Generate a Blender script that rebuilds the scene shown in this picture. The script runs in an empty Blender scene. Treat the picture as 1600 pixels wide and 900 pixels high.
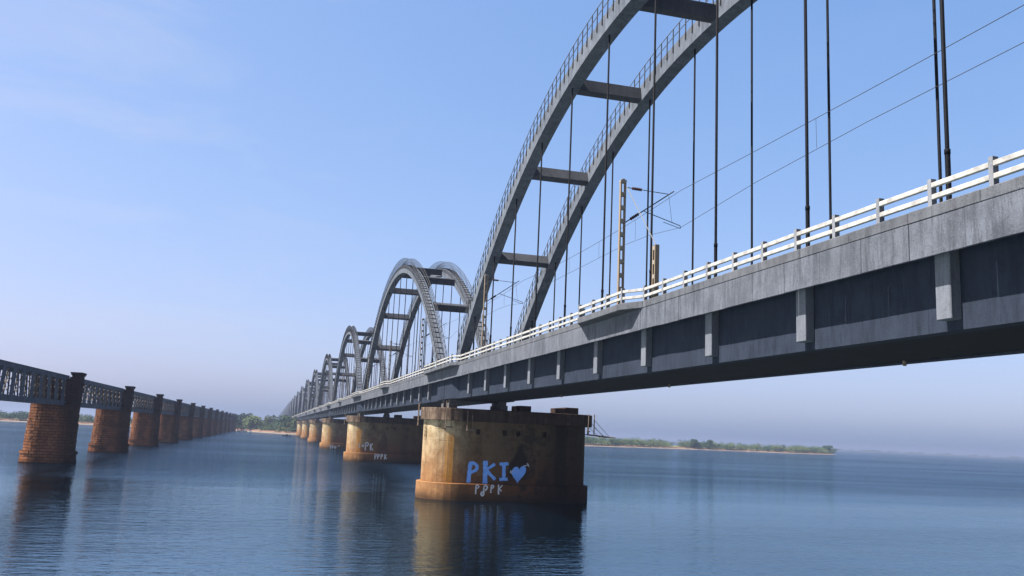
import bpy, math, random
from mathutils import Vector, Matrix, noise
R=math.radians
scene=bpy.context.scene
# ------------------------------------------------------------------ camera
EYE=6.8
PITCH,YAW,ROLL,FPX=R(9.409),R(14.611),R(2.570),1381.0
cd=bpy.data.cameras.new('camera'); cam=bpy.data.objects.new('camera',cd); scene.collection.objects.link(cam)
fw=Vector((math.sin(YAW)*math.cos(PITCH),math.cos(YAW)*math.cos(PITCH),math.sin(PITCH)))
rt=Vector((math.cos(YAW),-math.sin(YAW),0)); up=rt.cross(fw)
r2=math.cos(ROLL)*rt+math.sin(ROLL)*up; u2=-math.sin(ROLL)*rt+math.cos(ROLL)*up
cam.matrix_world=Matrix(((r2.x,u2.x,-fw.x,0),(r2.y,u2.y,-fw.y,0),(r2.z,u2.z,-fw.z,EYE),(0,0,0,1)))
cd.sensor_width=36; cd.lens=36*FPX/1600; cd.clip_start=.1; cd.clip_end=40000
scene.camera=cam
# ------------------------------------------------------------------ sky and sun
ELEV=54.5; AZ=-86.5       # degrees; azimuth from +Y, clockwise: the sun stands to the left of the bridge
w=bpy.data.worlds.new('World'); scene.world=w; w.use_nodes=True
nt=w.node_tree; nt.nodes.clear()
sky=nt.nodes.new('ShaderNodeTexSky'); sky.sky_type='NISHITA'; sky.sun_disc=False
sky.sun_elevation=R(ELEV); sky.sun_rotation=R(AZ); sky.altitude=0
sky.air_density=0.9; sky.dust_density=2.25; sky.ozone_density=6.0
bg=nt.nodes.new('ShaderNodeBackground'); bg.inputs['Strength'].default_value=0.09
wo=nt.nodes.new('ShaderNodeOutputWorld')
# colour balance of the sky, per channel
sp=nt.nodes.new('ShaderNodeSeparateColor'); cb=nt.nodes.new('ShaderNodeCombineColor'); nt.links.new(sky.outputs[0],sp.inputs[0])
for ch in range(3):
    q0=nt.nodes.new('ShaderNodeMath'); q0.operation='MULTIPLY'; q0.inputs[1].default_value=.12; nt.links.new(sp.outputs[ch],q0.inputs[0])
    q1=nt.nodes.new('ShaderNodeMath'); q1.operation='POWER'; q1.inputs[1].default_value=(0.92, 0.64, 0.48)[ch]; nt.links.new(q0.outputs[0],q1.inputs[0])
    q2=nt.nodes.new('ShaderNodeMath'); q2.operation='MULTIPLY'; q2.inputs[1].default_value=(1.84, 1.24, 1.33)[ch]/(0.09*2**2.3); nt.links.new(q1.outputs[0],q2.inputs[0]); nt.links.new(q2.outputs[0],cb.inputs[ch])
# thin high cloud, only towards the left
wt=nt.nodes.new('ShaderNodeTexCoord'); wm=nt.nodes.new('ShaderNodeMapping'); wm.inputs['Scale'].default_value=(1.6,1.6,6.5); wm.inputs['Rotation'].default_value=(.25,.35,0); nt.links.new(wt.outputs['Generated'],wm.inputs[0])
wn=nt.nodes.new('ShaderNodeTexNoise'); wn.inputs['Scale'].default_value=1.7; wn.inputs['Detail'].default_value=9; wn.inputs['Roughness'].default_value=.62; wn.inputs['Distortion'].default_value=.5; nt.links.new(wm.outputs[0],wn.inputs[0])
wr_=nt.nodes.new('ShaderNodeMapRange'); wr_.inputs[1].default_value=.50; wr_.inputs[2].default_value=.78; wr_.inputs[3].default_value=0; wr_.inputs[4].default_value=.42; nt.links.new(wn.outputs[0],wr_.inputs[0])
wx=nt.nodes.new('ShaderNodeSeparateXYZ'); nt.links.new(wt.outputs['Generated'],wx.inputs[0])
wg=nt.nodes.new('ShaderNodeMapRange'); wg.inputs[1].default_value=.28; wg.inputs[2].default_value=-.15; wg.inputs[3].default_value=.12; wg.inputs[4].default_value=1; nt.links.new(wx.outputs[0],wg.inputs[0])
wf=nt.nodes.new('ShaderNodeMath'); wf.operation='MULTIPLY'; nt.links.new(wr_.outputs[0],wf.inputs[0]); nt.links.new(wg.outputs[0],wf.inputs[1])
cm=nt.nodes.new('ShaderNodeMix'); cm.data_type='RGBA'; nt.links.new(wf.outputs[0],cm.inputs[0]); nt.links.new(cb.outputs[0],cm.inputs[6]); cm.inputs[7].default_value=tuple(v/(0.09*2**2.3) for v in (.66,.72,.90))+(1,)
nt.links.new(cm.outputs[2],bg.inputs[0]); nt.links.new(bg.outputs[0],wo.inputs[0])
sl=bpy.data.lights.new('sun','SUN'); sl.energy=5.0; sl.angle=R(.5); sl.color=(1, 0.95, 0.87)
so=bpy.data.objects.new('sun',sl); scene.collection.objects.link(so)
sd=Vector((math.sin(R(AZ))*math.cos(R(ELEV)),math.cos(R(AZ))*math.cos(R(ELEV)),math.sin(R(ELEV))))
so.rotation_euler=sd.to_track_quat('Z','Y').to_euler(); so.location=(-60,0,90)
scene.view_settings.view_transform='Standard'; scene.view_settings.look='None'
scene.view_settings.exposure=2.3; scene.view_settings.gamma=1
scene.render.engine='CYCLES'
scene.cycles.max_bounces=6; scene.cycles.volume_bounces=0; scene.cycles.transparent_max_bounces=8
rnd=random.Random(7)
# ------------------------------------------------------------------ helpers
class MB:
    def __init__(s): s.v=[]; s.f=[]; s.m=[]; s.cur=0
    def quad(s,*p):
        n=len(s.v); s.v+=[tuple(q) for q in p]; s.f.append(tuple(range(n,n+len(p)))); s.m.append(s.cur)
    def hexa(s,c):   # 8 corners: bottom 4 (ccw), top 4
        n=len(s.v); s.v+=[tuple(q) for q in c]
        for f in ((0,3,2,1),(4,5,6,7),(0,1,5,4),(1,2,6,5),(2,3,7,6),(3,0,4,7)):
            s.f.append(tuple(n+i for i in f)); s.m.append(s.cur)
    def box(s,x0,x1,y0,y1,z0,z1):
        s.hexa([(x0,y0,z0),(x1,y0,z0),(x1,y1,z0),(x0,y1,z0),(x0,y0,z1),(x1,y0,z1),(x1,y1,z1),(x0,y1,z1)])
    def bar(s,a,b,w,h=None,upv=(0,0,1)):   # rectangular bar from a to b, width w across, h along upv
        a=Vector(a); b=Vector(b); h=w if h is None else h; d=(b-a).normalized(); U=Vector(upv)
        if abs(d.dot(U))>.98: U=Vector((1,0,0))
        S=d.cross(U).normalized(); U=S.cross(d).normalized(); S*=w/2; U*=h/2
        s.hexa([a-S-U,a+S-U,b+S-U,b-S-U,a-S+U,a+S+U,b+S+U,b-S+U])
    def tube(s,pts,r,n=8,cap=True):
        pts=[Vector(p) for p in pts]; rr=r if isinstance(r,(list,tuple)) else [r]*len(pts)
        base=len(s.v)
        for i,p in enumerate(pts):
            d=(pts[min(i+1,len(pts)-1)]-pts[max(i-1,0)]).normalized()
            U=Vector((0,0,1)) if abs(d.z)<.9 else Vector((1,0,0))
            A=d.cross(U).normalized(); B=A.cross(d)
            for k in range(n):
                t=2*math.pi*k/n; s.v.append(tuple(p+(A*math.cos(t)+B*math.sin(t))*rr[i]))
        for i in range(len(pts)-1):
            for k in range(n):
                a=base+i*n+k; b=base+i*n+(k+1)%n
                s.f.append((a,b,b+n,a+n)); s.m.append(s.cur)
        if cap:
            s.f.append(tuple(base+k for k in reversed(range(n)))); s.m.append(s.cur)
            e=base+(len(pts)-1)*n; s.f.append(tuple(e+k for k in range(n))); s.m.append(s.cur)
    def prism(s,outline,z0,z1):   # outline ccw list of (x,y)
        n=len(outline); b=len(s.v)
        s.v+=[(x,y,z0) for x,y in outline]+[(x,y,z1) for x,y in outline]
        s.f.append(tuple(b+i for i in reversed(range(n)))); s.m.append(s.cur)
        s.f.append(tuple(b+n+i for i in range(n))); s.m.append(s.cur)
        for i in range(n):
            j=(i+1)%n; s.f.append((b+i,b+j,b+n+j,b+n+i)); s.m.append(s.cur)
    def add(s,o,mi):
        b=len(s.v); s.v+=o.v
        s.f+=[tuple(b+i for i in f) for f in o.f]; s.m+=[mi]*len(o.f)
    def mesh(s,name,mats,smooth=False):
        me=bpy.data.meshes.new(name); me.from_pydata(s.v,[],s.f)
        for m in (mats if isinstance(mats,(list,tuple)) else [mats]): me.materials.append(m)
        me.polygons.foreach_set('material_index',s.m)
        if smooth: me.polygons.foreach_set('use_smooth',[True]*len(me.polygons))
        me.update(); return me
    def build(s,name,mats,parent=None,smooth=False,bevel=0):
        o=bpy.data.objects.new(name,s.mesh(name,mats,smooth)); scene.collection.objects.link(o)
        if parent: o.parent=parent
        if bevel:
            b=o.modifiers.new('bevel','BEVEL'); b.width=bevel; b.segments=1; b.limit_method='ANGLE'; b.angle_limit=R(50)
        return o
def tag(o,label=None,cat=None,group=None,kind=None):
    if label: o['label']=label
    if cat: o['category']=cat
    if group: o['group']=group
    if kind: o['kind']=kind
    return o
def thing(name,loc=(0,0,0)):
    o=bpy.data.objects.new(name,None); o.location=loc; o.empty_display_size=.5
    scene.collection.objects.link(o); return o
KIDS={}
def kids(o): return [c for c in bpy.data.objects if c.parent==o]
def copy_tree(o,parent=None):
    c=o.copy(); scene.collection.objects.link(c)
    if parent: c.parent=parent
    for ch in kids(o): copy_tree(ch,c)
    return c
ORD=['','first','second','third','fourth','fifth','sixth','seventh','eighth','ninth','tenth','eleventh','twelfth','thirteenth','fourteenth','fifteenth','sixteenth','seventeenth','eighteenth','nineteenth','twentieth','twenty-first','twenty-second','twenty-third','twenty-fourth','twenty-fifth','twenty-sixth','twenty-seventh']
# ------------------------------------------------------------------ materials
class N:
    def __init__(s,name):
        s.m=bpy.data.materials.new(name); s.m.use_nodes=True; s.t=s.m.node_tree; s.t.nodes.clear()
        s.o=s.t.nodes.new('ShaderNodeOutputMaterial'); s.b=s.t.nodes.new('ShaderNodeBsdfPrincipled')
        s.t.links.new(s.b.outputs[0],s.o.inputs[0]); s.tc=s.t.nodes.new('ShaderNodeTexCoord')
    def n(s,t,**k):
        x=s.t.nodes.new(t)
        for a,v in k.items(): setattr(x,a,v)
        return x
    def l(s,a,b): s.t.links.new(a,b)
    def co(s,sx=1,sy=1,sz=1,loc=(0,0,0),src='Object'):
        mp=s.n('ShaderNodeMapping'); mp.inputs['Scale'].default_value=(sx,sy,sz); mp.inputs['Location'].default_value=loc
        s.l(s.tc.outputs[src],mp.inputs[0]); return mp.outputs[0]
    def noise(s,vec,scale,detail=6,rough=.6):
        x=s.n('ShaderNodeTexNoise'); x.inputs['Scale'].default_value=scale; x.inputs['Detail'].default_value=detail; x.inputs['Roughness'].default_value=rough
        s.l(vec,x.inputs[0]); return x.outputs[0]
    def ramp(s,fac,*st):
        x=s.n('ShaderNodeValToRGB'); e=x.color_ramp.elements
        while len(e)<len(st): e.new(.5)
        for i,(p,c) in enumerate(st):
            e[i].position=p; e[i].color=(c[0],c[1],c[2],1) if hasattr(c,'__len__') else (c,c,c,1)
        s.l(fac,x.inputs[0]); return x.outputs[0]
    def mix(s,fac,a,b,mode='MIX'):
        x=s.n('ShaderNodeMix',data_type='RGBA',blend_type=mode)
        for i,v in ((0,fac),(6,a),(7,b)):
            if hasattr(v,'is_output') or isinstance(v,bpy.types.NodeSocket): s.l(v,x.inputs[i])
            elif i==0: x.inputs[0].default_value=v
            else: x.inputs[i].default_value=(v[0],v[1],v[2],1)
        return x.outputs[2]
    def math(s,op,a,b=None,clamp=False):
        x=s.n('ShaderNodeMath',operation=op); x.use_clamp=clamp
        for i,v in ((0,a),(1,b)):
            if v is None: continue
            if isinstance(v,bpy.types.NodeSocket): s.l(v,x.inputs[i])
            else: x.inputs[i].default_value=v
        return x.outputs[0]
    def sep(s,vec):
        x=s.n('ShaderNodeSeparateXYZ'); s.l(vec,x.inputs[0]); return x.outputs
    def band(s,v,lo,hi,soft):   # 1 inside lo..hi
        a=s.n('ShaderNodeMapRange'); a.interpolation_type='SMOOTHSTEP'; s.l(v,a.inputs[0]); a.inputs[1].default_value=lo-soft; a.inputs[2].default_value=lo+soft
        b=s.n('ShaderNodeMapRange'); b.interpolation_type='SMOOTHSTEP'; s.l(v,b.inputs[0]); b.inputs[1].default_value=hi-soft; b.inputs[2].default_value=hi+soft; b.inputs[3].default_value=1; b.inputs[4].default_value=0
        return s.math('MULTIPLY',a.outputs[0],b.outputs[0])
    def step(s,v,lo,hi,a=0,b=1):
        x=s.n('ShaderNodeMapRange'); s.l(v,x.inputs[0])
        for i,q in ((1,lo),(2,hi),(3,a),(4,b)): x.inputs[i].default_value=q
        return x.outputs[0]
    def bump(s,h,dist,strength=1,normal=None):
        x=s.n('ShaderNodeBump'); x.inputs['Strength'].default_value=strength; x.inputs['Distance'].default_value=dist
        s.l(h,x.inputs['Height'])
        if normal is not None: s.l(normal,x.inputs['Normal'])
        return x.outputs[0]
    def done(s,col=None,rough=.8,normal=None,spec=.3,metal=0):
        if col is not None:
            if isinstance(col,bpy.types.NodeSocket): s.l(col,s.b.inputs['Base Color'])
            else: s.b.inputs['Base Color'].default_value=(*col,1)
        if isinstance(rough,bpy.types.NodeSocket): s.l(rough,s.b.inputs['Roughness'])
        else: s.b.inputs['Roughness'].default_value=rough
        s.b.inputs['Specular IOR Level'].default_value=spec*.1; s.b.inputs['Metallic'].default_value=metal
        if normal is not None: s.l(normal,s.b.inputs['Normal'])
        return s.m
def concrete(name,c,dark=.55,streak=.35,grain=1.0):
    c=[x*0.42 for x in c]
    a=N(name)
    oi=a.n('ShaderNodeObjectInfo'); va=a.n('ShaderNodeVectorMath',operation='ADD'); a.l(a.tc.outputs['Object'],va.inputs[0]); a.l(oi.outputs['Location'],va.inputs[1])
    def aco(sx=1,sy=1,sz=1):
        mp=a.n('ShaderNodeMapping'); mp.inputs['Scale'].default_value=(sx,sy,sz); a.l(va.outputs[0],mp.inputs[0]); return mp.outputs[0]
    a.co=aco; o=a.co()
    n1=a.noise(o,.9,8,.65); n2=a.noise(a.co(2.2,2.2,.35),1.3,6,.7); n3=a.noise(o,14,4,.7); n4=a.noise(o,.17,3)
    col=a.mix(a.ramp(n1,(.35,0),(.68,1)),[x*dark for x in c],c)
    col=a.mix(a.math('MULTIPLY',a.ramp(n2,(.47,0),(.64,1)),streak),col,[x*.34 for x in c])
    col=a.mix(a.ramp(n4,(.4,0),(.65,.35)),col,[c[0]*1.08,c[1]*1.03,c[2]*.96])
    n5=a.noise(a.co(5,5,.5),1.5,5,.75)
    col=a.mix(a.math('MULTIPLY',a.ramp(n5,(.52,0),(.66,1)),min(1,streak*.9)),col,[x*.42 for x in c])
    col=a.mix(a.ramp(n3,(.56,0),(.70,.6*grain)),col,[x*.3 for x in c])
    col=a.mix(a.ramp(a.noise(o,27,3),(.60,0),(.70,.45*grain)),col,[min(1,x*1.6) for x in c])
    return a.done(col,.88,a.bump(a.mix(.5,n3,n1),.02,.8),.2)
M={}
M['deck']=concrete('weathered_deck_concrete',(.158,.174,.212),.55,.8,1.4)
M['coping']=concrete('coping_concrete',(.155,.165,.19),.55,.6,1.5)
M['rib']=concrete('arch_concrete',(.172,.198,.245),.55,.8,.9)
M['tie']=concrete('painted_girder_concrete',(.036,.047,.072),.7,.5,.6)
M['brace']=concrete('brace_concrete',(.095,.102,.12),.7,.5,.7)
M['bracket']=concrete('bracket_concrete',(.185,.205,.245),.75,.4,.9)
M['soffit']=concrete('shade_dark_soffit_concrete',(.022,.024,.03),.7,.4,.5)  # near-black tone carries the underside's shade in its base colour
M['post']=concrete('post_concrete',(.27,.285,.32),.75,.35,.9)
def simple(name,c,rough=.6,var=.25,scale=6,spec=.3,metal=0,c2=None):
    c=[x*0.46 for x in c]; c2=[x*0.46 for x in c2] if c2 else None
    a=N(name); n=a.noise(a.co(),scale,5)
    return a.done(a.mix(a.ramp(n,(.35,0),(.7,1)),[x*(1-var) for x in c],c2 or c),rough,a.bump(n,.004,.6),spec,metal)
M['rail']=simple('white_painted_rail',(.42,.41,.39),.6,.3,3,.2,c2=(.52,.51,.485))
M['hanger']=simple('black_hanger_sheath',(.009,.010,.014),.6,.4,8,.2)
M['pipe']=simple('galvanised_handrail_pipe',(.13,.13,.135),.6,.4,12,.2,.0)
M['mast']=simple('rusting_mast_steel',(.38,.30,.21),.75,.35,2.5,.2,0,(.27,.21,.155))
M['mastplate']=simple('mast_batten_plate',(.34,.31,.27),.75,.3,7)
M['wire']=simple('overhead_wire',(.05,.045,.045),.5,.2)
M['insulator']=simple('dark_brown_insulator',(.05,.022,.018),.3,.3,9,.5)
M['tubewhite']=simple('pale_steel_tube',(.22,.22,.21),.5,.15)
def paint(name,c,c2,worn):
    a=N(name); n=a.noise(a.co(),3,6,.7); w_=a.noise(a.co(1,1,.6),9,5,.75)
    col=a.mix(a.ramp(n,(.3,0),(.7,1)),[x*0.46 for x in c],[x*0.46 for x in c2])
    col=a.mix(a.ramp(w_,(worn,0),(worn+.07,.8)),col,(.05,.034,.02)); return a.done(col,.8,a.bump(w_,.01,.6),.2)
M['bearing']=simple('bearing_block',(.16,.155,.15),.8,.4)
M['rust']=simple('rusty_steel',(.20,.13,.09),.75,.5,8,c2=(.30,.24,.19))
M['blue_paint']=paint('blue_graffiti_paint',(.17,.36,.86),(.25,.48,1.0),.60)
M['white_paint']=paint('white_graffiti_paint',(.50,.50,.56),(.66,.66,.72),.56)
M['faint_paint']=paint('faint_graffiti_paint',(.16,.10,.08),(.26,.18,.14),.5)
M['truss']=simple('grey_truss_paint',(.065,.085,.125),.6,.4,1.6,.3,c2=(.10,.13,.18))
M['lace']=simple('rusted_lacing_steel',(.10,.08,.07),.75,.5,3,c2=(.26,.22,.18))
M['boat']=simple('dark_boat_paint',(.03,.035,.05),.6,.3)
M['hole']=simple('dark_hole',(.03,.026,.02),.9,.2)
# pier concrete: formwork grid, silt-orange foot, black run-off stains; object space = pier space
def pier_mat():
    a=N('stained_shaded_pier_concrete'); X,Y,Z=a.sep(a.tc.outputs['Object'])
    oi=a.n('ShaderNodeObjectInfo'); LY=a.sep(oi.outputs['Location'])[1]
    kk=a.math('DIVIDE',a.math('SUBTRACT',LY,92.8),97.55)     # each pier weathers differently
    sh=a.math('MULTIPLY',a.math('SINE',a.math('MULTIPLY',kk,2.4)),3.5)
    va=a.n('ShaderNodeVectorMath',operation='ADD'); cx=a.n('ShaderNodeCombineXYZ'); a.l(a.math('MULTIPLY',kk,13.7),cx.inputs[0]); a.l(a.math('MULTIPLY',kk,5.1),cx.inputs[1])
    a.l(a.tc.outputs['Object'],va.inputs[0]); a.l(cx.outputs[0],va.inputs[1]); o=va.outputs[0]
    def co2(x,y,z):
        mp=a.n('ShaderNodeMapping'); mp.inputs['Scale'].default_value=(x,y,z); a.l(o,mp.inputs[0]); return mp.outputs[0]
    n1=a.noise(o,.7,8,.7); n2=a.noise(co2(1.6,1.6,.16),1.1,8,.7); n3=a.noise(o,9,5,.7); nw=a.noise(o,.45,4)
    pale=a.mix(a.ramp(n1,(.35,0),(.66,1)),(.34,.24,.13),(.66,.54,.35))
    rust=a.mix(a.ramp(n1,(.35,0),(.68,1)),(.27,.125,.05),(.45,.245,.115))
    zz=a.math('ADD',Z,a.math('MULTIPLY',a.math('SUBTRACT',nw,.5),4.5))
    col=a.mix(a.step(zz,2.2,6.6),rust,pale)
    shaded_grime=a.mix(a.ramp(n1,(.3,0),(.7,1)),(.075,.044,.021),(.25,.155,.078))
    rgr=a.mix(a.ramp(n1,(.3,0),(.7,1)),(.085,.028,.008),(.20,.075,.020))
    # long face past the nose: grime, darkened further to paint in its shade
    far=a.step(a.math('ADD',X,a.math('MULTIPLY',a.math('SUBTRACT',nw,.5),2.)),17.7,19.6)
    col=a.mix(a.math('MULTIPLY',far,.86),col,a.mix(a.step(zz,1.8,5.0),rgr,shaded_grime))
    # ochre streak beside the nose
    oc=a.math('MULTIPLY',a.band(a.math('ADD',X,a.math('MULTIPLY',a.math('SUBTRACT',n2,.5),.8)),17.15,18.0,.15),a.band(Z,1.8,6.6,.5))
    oc=a.math('MULTIPLY',oc,a.ramp(n2,(.3,.2),(.6,.95)))
    col=a.mix(oc,col,(.46,.20,.025))
    # run-off stains, then painted shade over the right half
    xs=a.math('ADD',a.math('ADD',X,sh),a.math('MULTIPLY',a.math('SUBTRACT',n3,.5),1.5))
    xw=a.math('ADD',xs,a.math('MULTIPLY',a.math('SUBTRACT',n2,.5),1.6))
    s1=a.band(xw,28.6,30.3,.35)
    tri=a.math('ADD',a.math('SUBTRACT',5.9,a.math('MULTIPLY',a.math('ABSOLUTE',a.math('SUBTRACT',xs,25.1)),1.7)),a.math('MULTIPLY',a.math('SUBTRACT',n2,.5),3.0))
    s2=a.math('MULTIPLY',a.band(a.math('SUBTRACT',tri,Z),0,9,.25),a.band(xs,23.7,26.0,.3))
    s2=a.math('MULTIPLY',s2,a.step(Z,1.5,2.6))
    s3=a.math('MULTIPLY',a.ramp(n2,(.47,0),(.60,1)),a.step(Z,7.9,4.2,1,.2))
    s4=a.math('MULTIPLY',a.step(X,20.,25.),a.ramp(n1,(.42,.15),(.56,.9)))  # blotchy darkening towards the right, painting in that side's shade
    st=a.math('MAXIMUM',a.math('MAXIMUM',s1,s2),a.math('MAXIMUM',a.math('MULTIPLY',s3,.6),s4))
    right_shade=a.step(a.math('ADD',X,a.math('MULTIPLY',a.math('SUBTRACT',n1,.5),9.)),24.5,28.5,0,.80)  # right half darkened again, its shade put into the colour
    st=a.math('MAXIMUM',st,right_shade)
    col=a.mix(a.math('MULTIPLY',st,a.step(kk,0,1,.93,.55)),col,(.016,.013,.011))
    # damp dark line just above the water
    col=a.mix(a.step(a.math('ADD',Z,a.math('MULTIPLY',nw,-1.5)),.35,-.55,0,.8),col,(.035,.022,.014))
    # formwork joints
    ang=a.math('ADD',X,a.math('MULTIPLY',Y,.0))
    def grid(v,per,wd):
        fr=a.math('FRACT',a.math('ADD',a.math('DIVIDE',v,per),a.math('MULTIPLY',a.math('SUBTRACT',nw,.5),.03)))
        return a.math('LESS_THAN',fr,wd)
    gh=grid(Z,1.18,.035); gv=grid(X,.97,.04)
    g=a.math('MULTIPLY',a.math('MAXIMUM',gh,gv),a.ramp(a.noise(o,.9,5,.7),(.42,.0),(.62,.6)))
    col=a.mix(g,col,(.05,.035,.025))
    col=a.mix(a.ramp(n3,(.54,0),(.70,.6)),col,(.05,.035,.025))
    col=a.mix(a.ramp(a.noise(o,5,6,.8),(.60,0),(.72,.45)),col,(.40,.30,.20))
    col=a.mix(1.0,col,(0.39,0.39,0.39),'MULTIPLY')
    h=a.math('SUBTRACT',a.math('ADD',n3,n1),a.math('MULTIPLY',g,.8))
    return a.done(col,.85,a.bump(h,.03,.9),.25)
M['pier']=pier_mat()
def cap_mat():
    a=N('dirty_shaded_pier_cap_concrete'); o=a.co(); X,Y,Z=a.sep(o)
    n1=a.noise(o,1.3,8,.7); n2=a.noise(a.co(2.6,2.6,.22),1.3,8,.75); n3=a.noise(o,11,4)
    col=a.mix(a.ramp(n1,(.35,0),(.68,1)),(.10,.065,.05),(.30,.22,.16))
    col=a.mix(a.ramp(n2,(.42,0),(.58,.85)),col,(.035,.027,.024))
    col=a.mix(a.ramp(n2,(.30,.6),(.40,0)),col,(.48,.38,.27))
    col=a.mix(a.step(X,17.2,19.0,0,.72),col,(.035,.022,.018))  # shade painted on the cap beyond its sunlit end
    col=a.mix(1.0,col,(0.39,0.39,0.39),'MULTIPLY')
    return a.done(col,.9,a.bump(a.mix(.5,n3,n2),.03,.9),.2)
M['cap']=cap_mat()
def stone_mat():
    a=N('red_stone_masonry'); X,Y,Z=a.sep(a.tc.outputs['Object'])
    oi=a.n('ShaderNodeObjectInfo'); va=a.n('ShaderNodeVectorMath',operation='ADD'); a.l(a.tc.outputs['Object'],va.inputs[0]); a.l(oi.outputs['Location'],va.inputs[1])
    def aco(sx=1,sy=1,sz=1):
        mp=a.n('ShaderNodeMapping'); mp.inputs['Scale'].default_value=(sx,sy,sz); a.l(va.outputs[0],mp.inputs[0]); return mp.outputs[0]
    a.co=aco
    n=a.noise(a.co(),.8,6,.65); n3=a.noise(a.co(),6,5,.7)
    cmb=a.n('ShaderNodeCombineXYZ'); wob=a.math('MULTIPLY',a.math('SUBTRACT',a.noise(a.co(),1.7,3),.5),.22)
    a.l(a.math('ADD',a.math('ADD',X,Y),a.math('MULTIPLY',wob,2.)),cmb.inputs[0]); a.l(a.math('ADD',Z,a.math('MULTIPLY',wob,.35)),cmb.inputs[1])
    br=a.n('ShaderNodeTexBrick'); a.l(cmb.outputs[0],br.inputs[0])
    for k,v in (('Scale',1),('Mortar Size',.035),('Mortar Smooth',.3),('Bias',0),('Brick Width',.95),('Row Height',.40)): br.inputs[k].default_value=v
    br.inputs['Color1'].default_value=(.235,.092,.046,1); br.inputs['Color2'].default_value=(.115,.046,.027,1); br.inputs['Mortar'].default_value=(.045,.025,.02,1)
    col=a.mix(a.ramp(n,(.35,0),(.7,.75)),br.outputs[0],a.mix(br.outputs[1],(.37,.165,.08),(.06,.036,.028)))
    col=a.mix(a.ramp(n3,(.55,0),(.72,.6)),col,(.06,.028,.02))
    col=a.mix(a.math('MULTIPLY',a.band(a.math('ADD',Z,a.math('MULTIPLY',n,.3)),4.6,4.95,.12),a.ramp(n3,(.4,.15),(.6,.7))),col,(.32,.15,.07))
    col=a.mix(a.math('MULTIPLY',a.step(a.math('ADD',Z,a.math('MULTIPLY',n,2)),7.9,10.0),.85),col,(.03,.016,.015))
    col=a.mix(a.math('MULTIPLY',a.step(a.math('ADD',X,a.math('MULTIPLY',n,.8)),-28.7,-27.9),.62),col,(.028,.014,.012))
    col=a.mix(a.step(a.math('ADD',Z,a.math('MULTIPLY',n3,.3)),.55,.15,0,.85),col,(.03,.017,.012))
    big=a.noise(a.co(1,1,.45),.5,6,.7); col=a.mix(a.ramp(big,(.46,0),(.62,.65)),col,(.04,.022,.017)); col=a.mix(a.ramp(a.noise(a.co(3,3,.4),.8,5,.7),(.60,0),(.72,.35)),col,(.30,.22,.17))
    col=a.mix(1.0,col,(0.39,0.39,0.39),'MULTIPLY')
    h=a.math('SUBTRACT',n3,a.math('MULTIPLY',br.outputs[1],1.4))
    return a.done(col,.92,a.bump(h,.09,1),.15)
M['stone']=stone_mat()
def water_mat():
    a=N('river_water'); o=a.tc.outputs['Object']
    big=a.noise(a.co(.006,.02,1),1.0,4,.55)                  # calm and ruffled lanes
    amp=a.ramp(big,(.34,.5),(.50,1),(.68,.6))
    f1=a.noise(a.co(.55,1.35,1),2.0,3,.55); f2=a.noise(a.co(.5,1.3,1,(9,3,0)),0.7,3,.55); f3=a.noise(a.co(1,1,1,(3,8,0)),.16,2,.5)
    h=a.math('ADD',a.math('ADD',a.math('MULTIPLY',f1,0.12),a.math('MULTIPLY',f2,0.18)),a.math('MULTIPLY',f3,0.12))
    OX,OY_,OZ_=a.sep(a.tc.outputs['Object'])
    pn=a.noise(a.co(.012,.03,1,(3,1,0)),1.0,4,.6)
    calm=a.step(a.math('ADD',OY_,a.math('MULTIPLY',a.math('SUBTRACT',pn,.5),90.)),95,190,0.3,2.8)
    h=a.math('MULTIPLY',a.math('MULTIPLY',h,amp),calm)
    nb=a.bump(h,1.0,1); fr=a.n('ShaderNodeFresnel'); fr.inputs[0].default_value=1.333; a.l(nb,fr.inputs[1])
    l1=a.noise(a.co(.0035,.016,1,(40,7,0)),1.0,5,.6); l2=a.noise(a.co(.004,.05,1,(11,2,0)),1.0,3,.5)
    lane=a.math('ADD',a.ramp(l1,(.36,0.48),(.62,0.68)),a.ramp(l2,(.60,0),(.68,.10)))
    fac=a.math('MULTIPLY',a.math('DIVIDE',fr.outputs[0],a.math('ADD',fr.outputs[0],0.11)),lane)
    df=a.n('ShaderNodeBsdfDiffuse'); df.inputs[0].default_value=(*(0.0003, 0.0016, 0.0034),1)
    gl=a.n('ShaderNodeBsdfGlossy'); a.l(a.step(calm,0.3,2.8,0.006,0.05),gl.inputs['Roughness']); gl.inputs[0].default_value=(*(0.74, 0.92, 1.0),1); a.l(nb,gl.inputs['Normal'])
    mx=a.n('ShaderNodeMixShader'); a.l(fac,mx.inputs[0]); a.l(df.outputs[0],mx.inputs[1]); a.l(gl.outputs[0],mx.inputs[2])
    a.l(mx.outputs[0],a.o.inputs[0]); a.t.nodes.remove(a.b)
    return a.m
M['water']=water_mat()
def ground_mat():
    a=N('sandy_bank_ground'); X,Y,Z=a.sep(a.tc.outputs['Object'])
    n=a.noise(a.co(),.09,6); n2=a.noise(a.co(),.7,5)
    z=a.math('ADD',Z,a.math('MULTIPLY',a.math('SUBTRACT',n,.5),.9))
    sand=a.mix(n2,(.075,.06,.05),(.12,.10,.082)); bank=a.mix(n2,(.07,.042,.03),(.12,.072,.05)); grass=a.mix(n2,(.035,.055,.02),(.10,.10,.045))
    c=a.mix(a.step(z,.55,.8),sand,bank); c=a.mix(a.step(z,1.7,2.1),c,grass)
    return a.done(c,.95,None,.1)
M['ground']=ground_mat()
M['far_ground']=simple('far_bank_ground',(.06,.07,.05),.95,.3,.02)
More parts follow.
